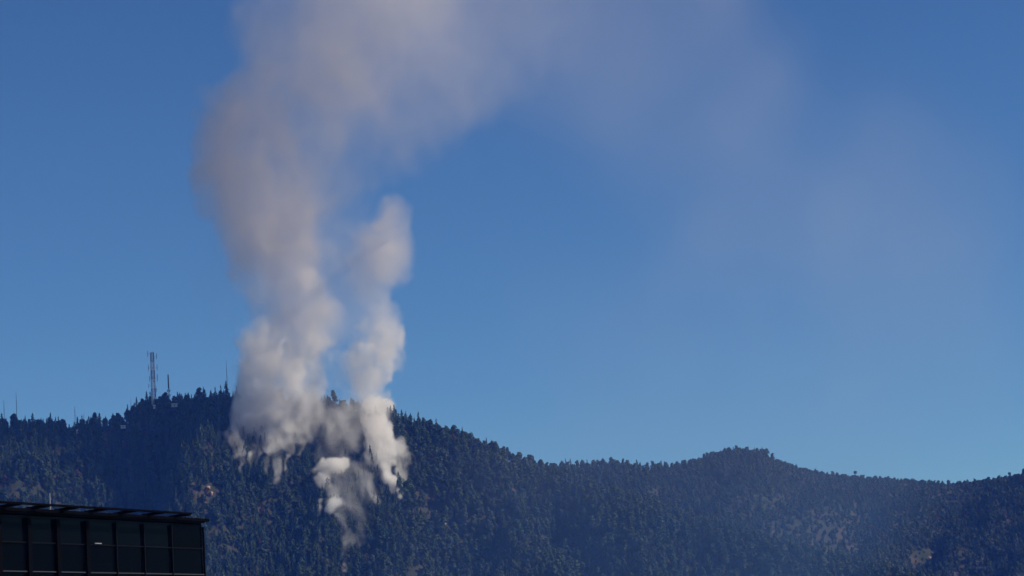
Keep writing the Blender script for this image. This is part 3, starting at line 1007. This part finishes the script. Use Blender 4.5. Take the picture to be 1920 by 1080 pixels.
# right bright column
add(A, [(748, 938, 3, 3000, .35, .7, 0), (744, 915, 6, 3000, .35, .7, 0), (730, 895, 11, 3000, .36, .65, 0), (725, 865, 17, 3000, .36, .6, 0), (723, 832, 22, 3000, .36, .6, 0), (714, 795, 23, 3000, .34, .6, 0), (702, 768, 20, 3000, .27, .65, 0), (694, 748, 18, 2950, .15, .7, 0)], 74, .22)
threads([(706, 930), (720, 925), (745, 930), (766, 905)], 12, 70, 2.6, 9, .13, -8, 6)
add(A, [(763, 895, 6, 3000, .06, .9, 0), (762, 868, 10, 3000, .07, .9, 0), (750, 840, 13, 3000, .08, .8, 0)], 18, .25)
add(A, [(712, 940, 5, 3000, .07, .9, 0), (716, 930, 6, 3000, .07, .9, 0)], 7, .2)
add(A, [(708, 885, 6, 3000, .10, .8, 0), (703, 850, 11, 3000, .10, .8, 0), (701, 810, 17, 3000, .10, .8, 0)], 22, .25)
# greyer stem of the right column
add(A, [(692, 775, 24, 2945, .07, .8, 1), (684, 740, 32, 2950, .045, .85, 1), (690, 700, 42, 2955, .04, .9, 1), (704, 660, 46, 2955, .045, .85, 0), (712, 620, 40, 2955, .045, .8, 0)], 34, .25)
A = np.concatenate(A)
ZTOP_FINE = at(560, 640, 2930).z
def cutA(z):
    return np.clip((ZTOP_FINE + 30 - z) / 45, 0, 1)
lo, hi, n, den, B = grid_of(A, 1.35, [(46, .14, 0), (24, .16, 1), (12, .19, 1), (6, .19, 0), (3.2, .15, 0)], 3, cutA, .16, 2.3, ((30, 3), (14, 2.2), (7, 1.8)), 1.7)
print('fresh smoke grid', n, np.prod(n), den.max())
M_S1 = smoke_material('fresh_smoke', (.995, .99, .985), (.975, .945, .92), 150, 420, .25)
volume_object('smoke', lo, hi, n, den * .5, M_S1, 'white and tan smoke boiling up from the burning gully and slope')

# tall plume: coarser grid
P_ = []
add(P_, [(510, 690, 48, 2935, .045, .8, 1), (518, 640, 54, 2935, .042, .8, 1), (522, 580, 58, 2935, .034, .8, 1), (520, 520, 66, 2935, .030, .9, 1), (505, 455, 86, 2938, .029, .9, 1), (492, 390, 104, 2940, .028, .9, 1),
         (497, 330, 116, 2940, .026, 1, 1), (517, 270, 122, 2945, .022, 1, 1), (545, 205, 128, 2950, .0135, 1.1, 1), (585, 140, 138, 2955, .013, 1.1, 1), (640, 70, 145, 2960, .012, 1.1, 1), (705, -10, 150, 2965, .009, 1.2, 1), (780, -90, 155, 2975, .006, 1.2, 1)], 130, .22)
add(P_, [(565, 690, 50, 2925, .055, .75, 0), (580, 640, 54, 2925, .055, .75, 0), (574, 590, 50, 2925, .05, .75, 0), (566, 545, 46, 2928, .04, .8, 0), (560, 500, 42, 2930, .026, .9, 0), (575, 440, 50, 2935, .014, 1, 0)], 50, .25)
add(P_, [(417, 405, 50, 2935, .034, .8, 1), (402, 362, 58, 2940, .034, .8, 1), (430, 290, 64, 2942, .026, .9, 1), (470, 200, 78, 2948, .020, 1, 1)], 34, .25)
add(P_, [(368, 402, 22, 2935, .04, .7, 1), (386, 385, 36, 2935, .04, .7, 1)], 8, .25)
add(P_, [(610, 340, 70, 2930, .006, 1.2, 0), (650, 270, 95, 2945, .007, 1.2, 0), (710, 200, 125, 2950, .006, 1.2, 0), (790, 130, 140, 2955, .004, 1.2, 0), (880, 60, 150, 2965, .0022, 1.2, 0), (980, -20, 160, 2970, .0015, 1.2, 0)], 60, .25)
# right column
add(P_, [(694, 700, 42, 2955, .032, .85, 0), (708, 645, 44, 2955, .038, .8, 0), (712, 605, 32, 2955, .03, .85, 0), (702, 565, 34, 2958, .028, .9, 0), (702, 520, 46, 2960, .028, .9, 0), (716, 475, 52, 2960, .032, .85, 0), (733, 430, 42, 2960, .034, .8, 0), (737, 395, 28, 2960, .032, .8, 0)], 70, .22)
add(P_, [(655, 690, 44, 2930, .013, 1, 0), (650, 600, 46, 2932, .010, 1, 0), (650, 520, 56, 2934, .009, 1.1, 0), (645, 440, 60, 2936, .007, 1.2, 0), (660, 380, 56, 2938, .005, 1.2, 0)], 34, .25)
add(P_, [(395, 565, 34, 2940, .003, 1.2, 1), (360, 505, 40, 2940, .0025, 1.2, 1), (430, 590, 40, 2940, .004, 1.2, 1)], 14, .3)
P_ = np.concatenate(P_)
def cutP(z):
    return np.clip((z - ZTOP_FINE + 15) / 45, 0, 1)
lo, hi, n, den, B = grid_of(P_, 2.6, [(110, .1, 0), (55, .14, 1), (27, .15, 1), (13, .13, 0), (7, .10, 0)], 8, cutP, .11, 1.45, ((80, 8), (36, 5), (16, 3)))
print('plume grid', n, np.prod(n), den.max())
M_S2 = smoke_material('aged_smoke', (.955, .92, .91), (.86, .80, .78), 400, 600, .25)
volume_object('smoke', lo, hi, n, den * .48, M_S2, 'tall brownish grey smoke plume leaning over the hill with a second paler column')

# thin veil drifting away down-wind
Q = []
add(Q, [(640, 130, 170, 2970, .0012, 1.6, 1), (800, 120, 240, 2960, .0016, 1.6, 1), (960, 100, 260, 2940, .0013, 1.6, 1), (1120, 110, 270, 2900, .0009, 1.6, 1), (1270, 150, 270, 2860, .0007, 1.6, 1), (1390, 280, 290, 2800, .00042, 1.6, 1),
        (1500, 450, 350, 2740, .00045, 1.6, 1), (1530, 620, 370, 2680, .00045, 1.6, 1), (1480, 800, 360, 2600, .00036, 1.6, 1), (1390, 980, 330, 2540, .00032, 1.6, 1), (1360, 1150, 320, 2500, .00034, 1.6, 1)], 60, .25)
add(Q, [(700, -60, 240, 2960, .0010, 1.6, 1), (1000, -80, 260, 2940, .0009, 1.6, 1), (1300, -20, 260, 2900, .0005, 1.6, 1)], 20, .25)
add(Q, [(780, 1120, 150, 2450, .00025, 1.6, 1), (950, 1050, 190, 2460, .00035, 1.6, 1), (1120, 1000, 210, 2480, .00045, 1.6, 1), (1300, 950, 230, 2490, .0005, 1.6, 1), (1420, 960, 220, 2500, .00035, 1.6, 1)], 16, .2)
Q = np.concatenate(Q)
lo, hi, n, den, B = grid_of(Q, 9.0, [(260, .22, 0), (130, .2, 0), (60, .14, 0), (30, .10, 0)], 14, None, .0, gens=0, swirl=((160, 30), (70, 12)))
print('veil grid', n, np.prod(n), den.max())
M_S3 = smoke_material('thin_smoke', (.32, .56, 1.0), (.95, .92, .92), 150, 420, .25)
volume_object('smoke', lo, hi, n, den * 1.45, M_S3, 'thin bluish smoke veil drifting across the sky and down over the far summit')

# ------------------------------------------------------------------ dark glass building, near
H0 = CAM_Z + 9.0
P0, P1 = at_z(0, 951, H0), at_z(383, 973, H0)
d = (P1 - P0); LEN = d.length; d.normalize()
nrm = Vector((d.y, -d.x, 0))            # outwards, to the camera
ang = math.atan2(d.y, d.x)
print('building', P0, P1, 'angle', math.degrees(ang), LEN)
M_BLK = simple('black_cladding', (.0016, .0016, .003), .7, spec=.02)
M_FRM = simple('dark_aluminium', (.005, .005, .008), .6, spec=.05)
M_TRIM = simple('grey_aluminium_trim', (.04, .04, .05), .5, spec=.2)
m, nn, p_ = mat('tinted_glass')
p_.inputs['Base Color'].default_value = (.001, .0015, .003, 1)
p_.inputs['Roughness'].default_value = .04
p_.inputs['IOR'].default_value = 1.3
no = nn.nodes.new('ShaderNodeTexNoise'); no.inputs['Scale'].default_value = .6
bp = nn.nodes.new('ShaderNodeBump'); bp.inputs['Strength'].default_value = .02; bp.inputs['Distance'].default_value = .2
nn.links.new(no.outputs[0], bp.inputs['Height']); nn.links.new(bp.outputs[0], p_.inputs['Normal'])
M_GLS = m
M_GLS2 = m.copy()
M_GLS2.name = 'clear_tinted_glass'
M_GLS2.node_tree.nodes['Principled BSDF'].inputs['Specular IOR Level'].default_value = .04
p_.inputs['Specular IOR Level'].default_value = .02
bl = empty('office_building', (P1.x, P1.y, 0), ang)     # local x runs along the facade, 0 at the visible corner, -x to the left
tag(bl, 'dark glass office building with a louvred roof canopy at the lower corner of the view', 'building')
BI = (Matrix.Translation((P1.x, P1.y, 0)) @ Matrix.Rotation(ang, 4, 'Z')).inverted()
def fx(px, py):
    """local x on the facade under a pixel"""
    dr = ray(px, py)
    o = Vector((0, 0, CAM_Z))
    t = (P0 - o).dot(nrm) / dr.dot(nrm)
    q = BI @ (o + dr * t)
    return q.x, q.z
xl = fx(-160, 950)[0]
corner = 0.0
MB().box(((xl + corner) / 2, 9.2, H0 / 2 - .1), (corner - xl, 18, H0 - .25)).build('wall', M_BLK, bl)
MB().box(((xl + corner) / 2, 9.0, H0 - .09), (corner - xl + .1, 18.6, .16)).build('roof', M_BLK, bl)
mull = [fx(x, 985)[0] for x in (-110, -56, -2, 54, 108, 163, 218, 270, 322)] + [corner - .1]
z1, z2, z3 = fx(200, 1022)[1], fx(100, 1072)[1], fx(100, 1130)[1]
rows = [(z1, H0 - .3), (z2, z1), (z3, z2), (z3 - 2.2, z3), (z3 - 4.4, z3 - 2.2)]
for ri_, (za, zb) in enumerate(rows):
    for a, b in zip(mull[:-1], mull[1:]):
        mb = MB().box(((a + b) / 2, .14, (za + zb) / 2), (b - a - .06, .03, zb - za - .06), None)
        gp = mb.build('glass_pane', M_GLS2 if ri_ == 0 and b < mull[-2] + .01 else M_GLS, bl)
    MB().box(((xl + corner) / 2, .10, za), (corner - xl, .10, .05)).build('transom', M_FRM if ri_ != 1 else M_TRIM, bl)
for i, x in enumerate(mull):
    th = .32 if i < 6 else .07  # left mullions widened: dark shadow and bracket reflection zones built into their width
    MB().box((x, .05, H0 / 2 - .2), (th, .12 if i >= 6 else .2, H0 - .5)).build('mullion', M_BLK if i < 6 else M_FRM, bl)
MB().box(((xl + corner) / 2, .02, H0 - .12), (corner - xl, .1, .24)).build('parapet', M_FRM, bl)
# canopy: rail carried by brackets
RB = []
for px, py in ((0, 939), (355, 965)):
    RB.append(BI @ at_z(px, py, H0 + .35))
print('rail local', RB)
ya = (RB[0].y + RB[1].y) / 2
OUT = max(-2.2, min(-.5, ya))
rz_ = H0 + .35
# find the height that puts the rail on its line in the picture
def proj_local(x, y, z):
    q = BI.inverted() @ Vector((x, y, z))
    a_, b_, _ = project(np.array(q))
    return float(a_), float(b_)
OUT = -1.1
best = min(np.arange(-.3, 1.5, .01), key=lambda h: abs(proj_local(fx(150, 950)[0], OUT, H0 + h)[1] - (939 + 26 * (proj_local(fx(150, 950)[0], OUT, H0 + h)[0]) / 355)))
RZ = H0 + float(best)
print('rail height', best)
xe = min(np.arange(-4, 2, .02), key=lambda x: abs(proj_local(x, OUT, RZ)[0] - 356))
cn = MB().box(((xl + xe) / 2, OUT, RZ), (xe - xl, .30, .09)).build('canopy_rail', M_BLK, bl)
for x in mull[:-1]:
    a = Vector((x, .05, H0)); b = Vector((x + .05, OUT, RZ - .03))
    dd = b - a
    Mx = dd.to_track_quat('Y', 'Z').to_matrix()
    MB().box((a + b) / 2, (.42, dd.length, .12), Mx).build('canopy_bracket', M_BLK, bl)
# louvres over the brackets on the roof side, pole and lamp strip
MB().box((fx(183, 1019)[0], -.03, fx(183, 1019)[1]), (.65, .05, .05)).build('light_strip', simple('pale_trim', (.2, .2, .21), .5), bl)
pl = BI.inverted() @ Vector((fx(187, 950)[0], 3.0, 0))
zt = min(np.arange(H0, H0 + 4, .02), key=lambda z: abs(proj_local(fx(187, 950)[0], 3.0, z)[1] - 925))
o = MB().tube((0, 0, 0), (0, 0, zt - H0), .04, .03, 6).build('antenna_pole', simple('pale_pole', (.28, .28, .3), .5), None)
o.location = (pl.x, pl.y, H0)
tag(o, 'short pale pole standing on the roof behind the canopy rail', 'pole')
pl = BI.inverted() @ Vector((fx(377, 970)[0], 1.0, 0))
o = MB().tube((0, 0, 0), (0, 0, .6), .025, .02, 6).build('antenna_pole', M_FRM, None)
o.location = (pl.x, pl.y, H0)
tag(o, 'tiny dark rod on the roof corner beyond the end of the rail', 'pole')

# ------------------------------------------------------------------ the air
m = bpy.data.materials.new('haze'); m.use_nodes = True
n = m.node_tree; n.nodes.clear()
out = n.nodes.new('ShaderNodeOutputMaterial'); pv = n.nodes.new('ShaderNodeVolumePrincipled')
pv.inputs['Density'].default_value = .000054
pv.inputs['Color'].default_value = (.08, .24, 1.0, 1)
pv.inputs['Absorption Color'].default_value = (1, 1, 1, 1)
pv.inputs['Anisotropy'].default_value = 0
n.links.new(pv.outputs[0], out.inputs['Volume'])
hz = MB().box((0, 2200, 474), (7000, 5000, 952)).build('haze', m)
tag(hz, kind='stuff')
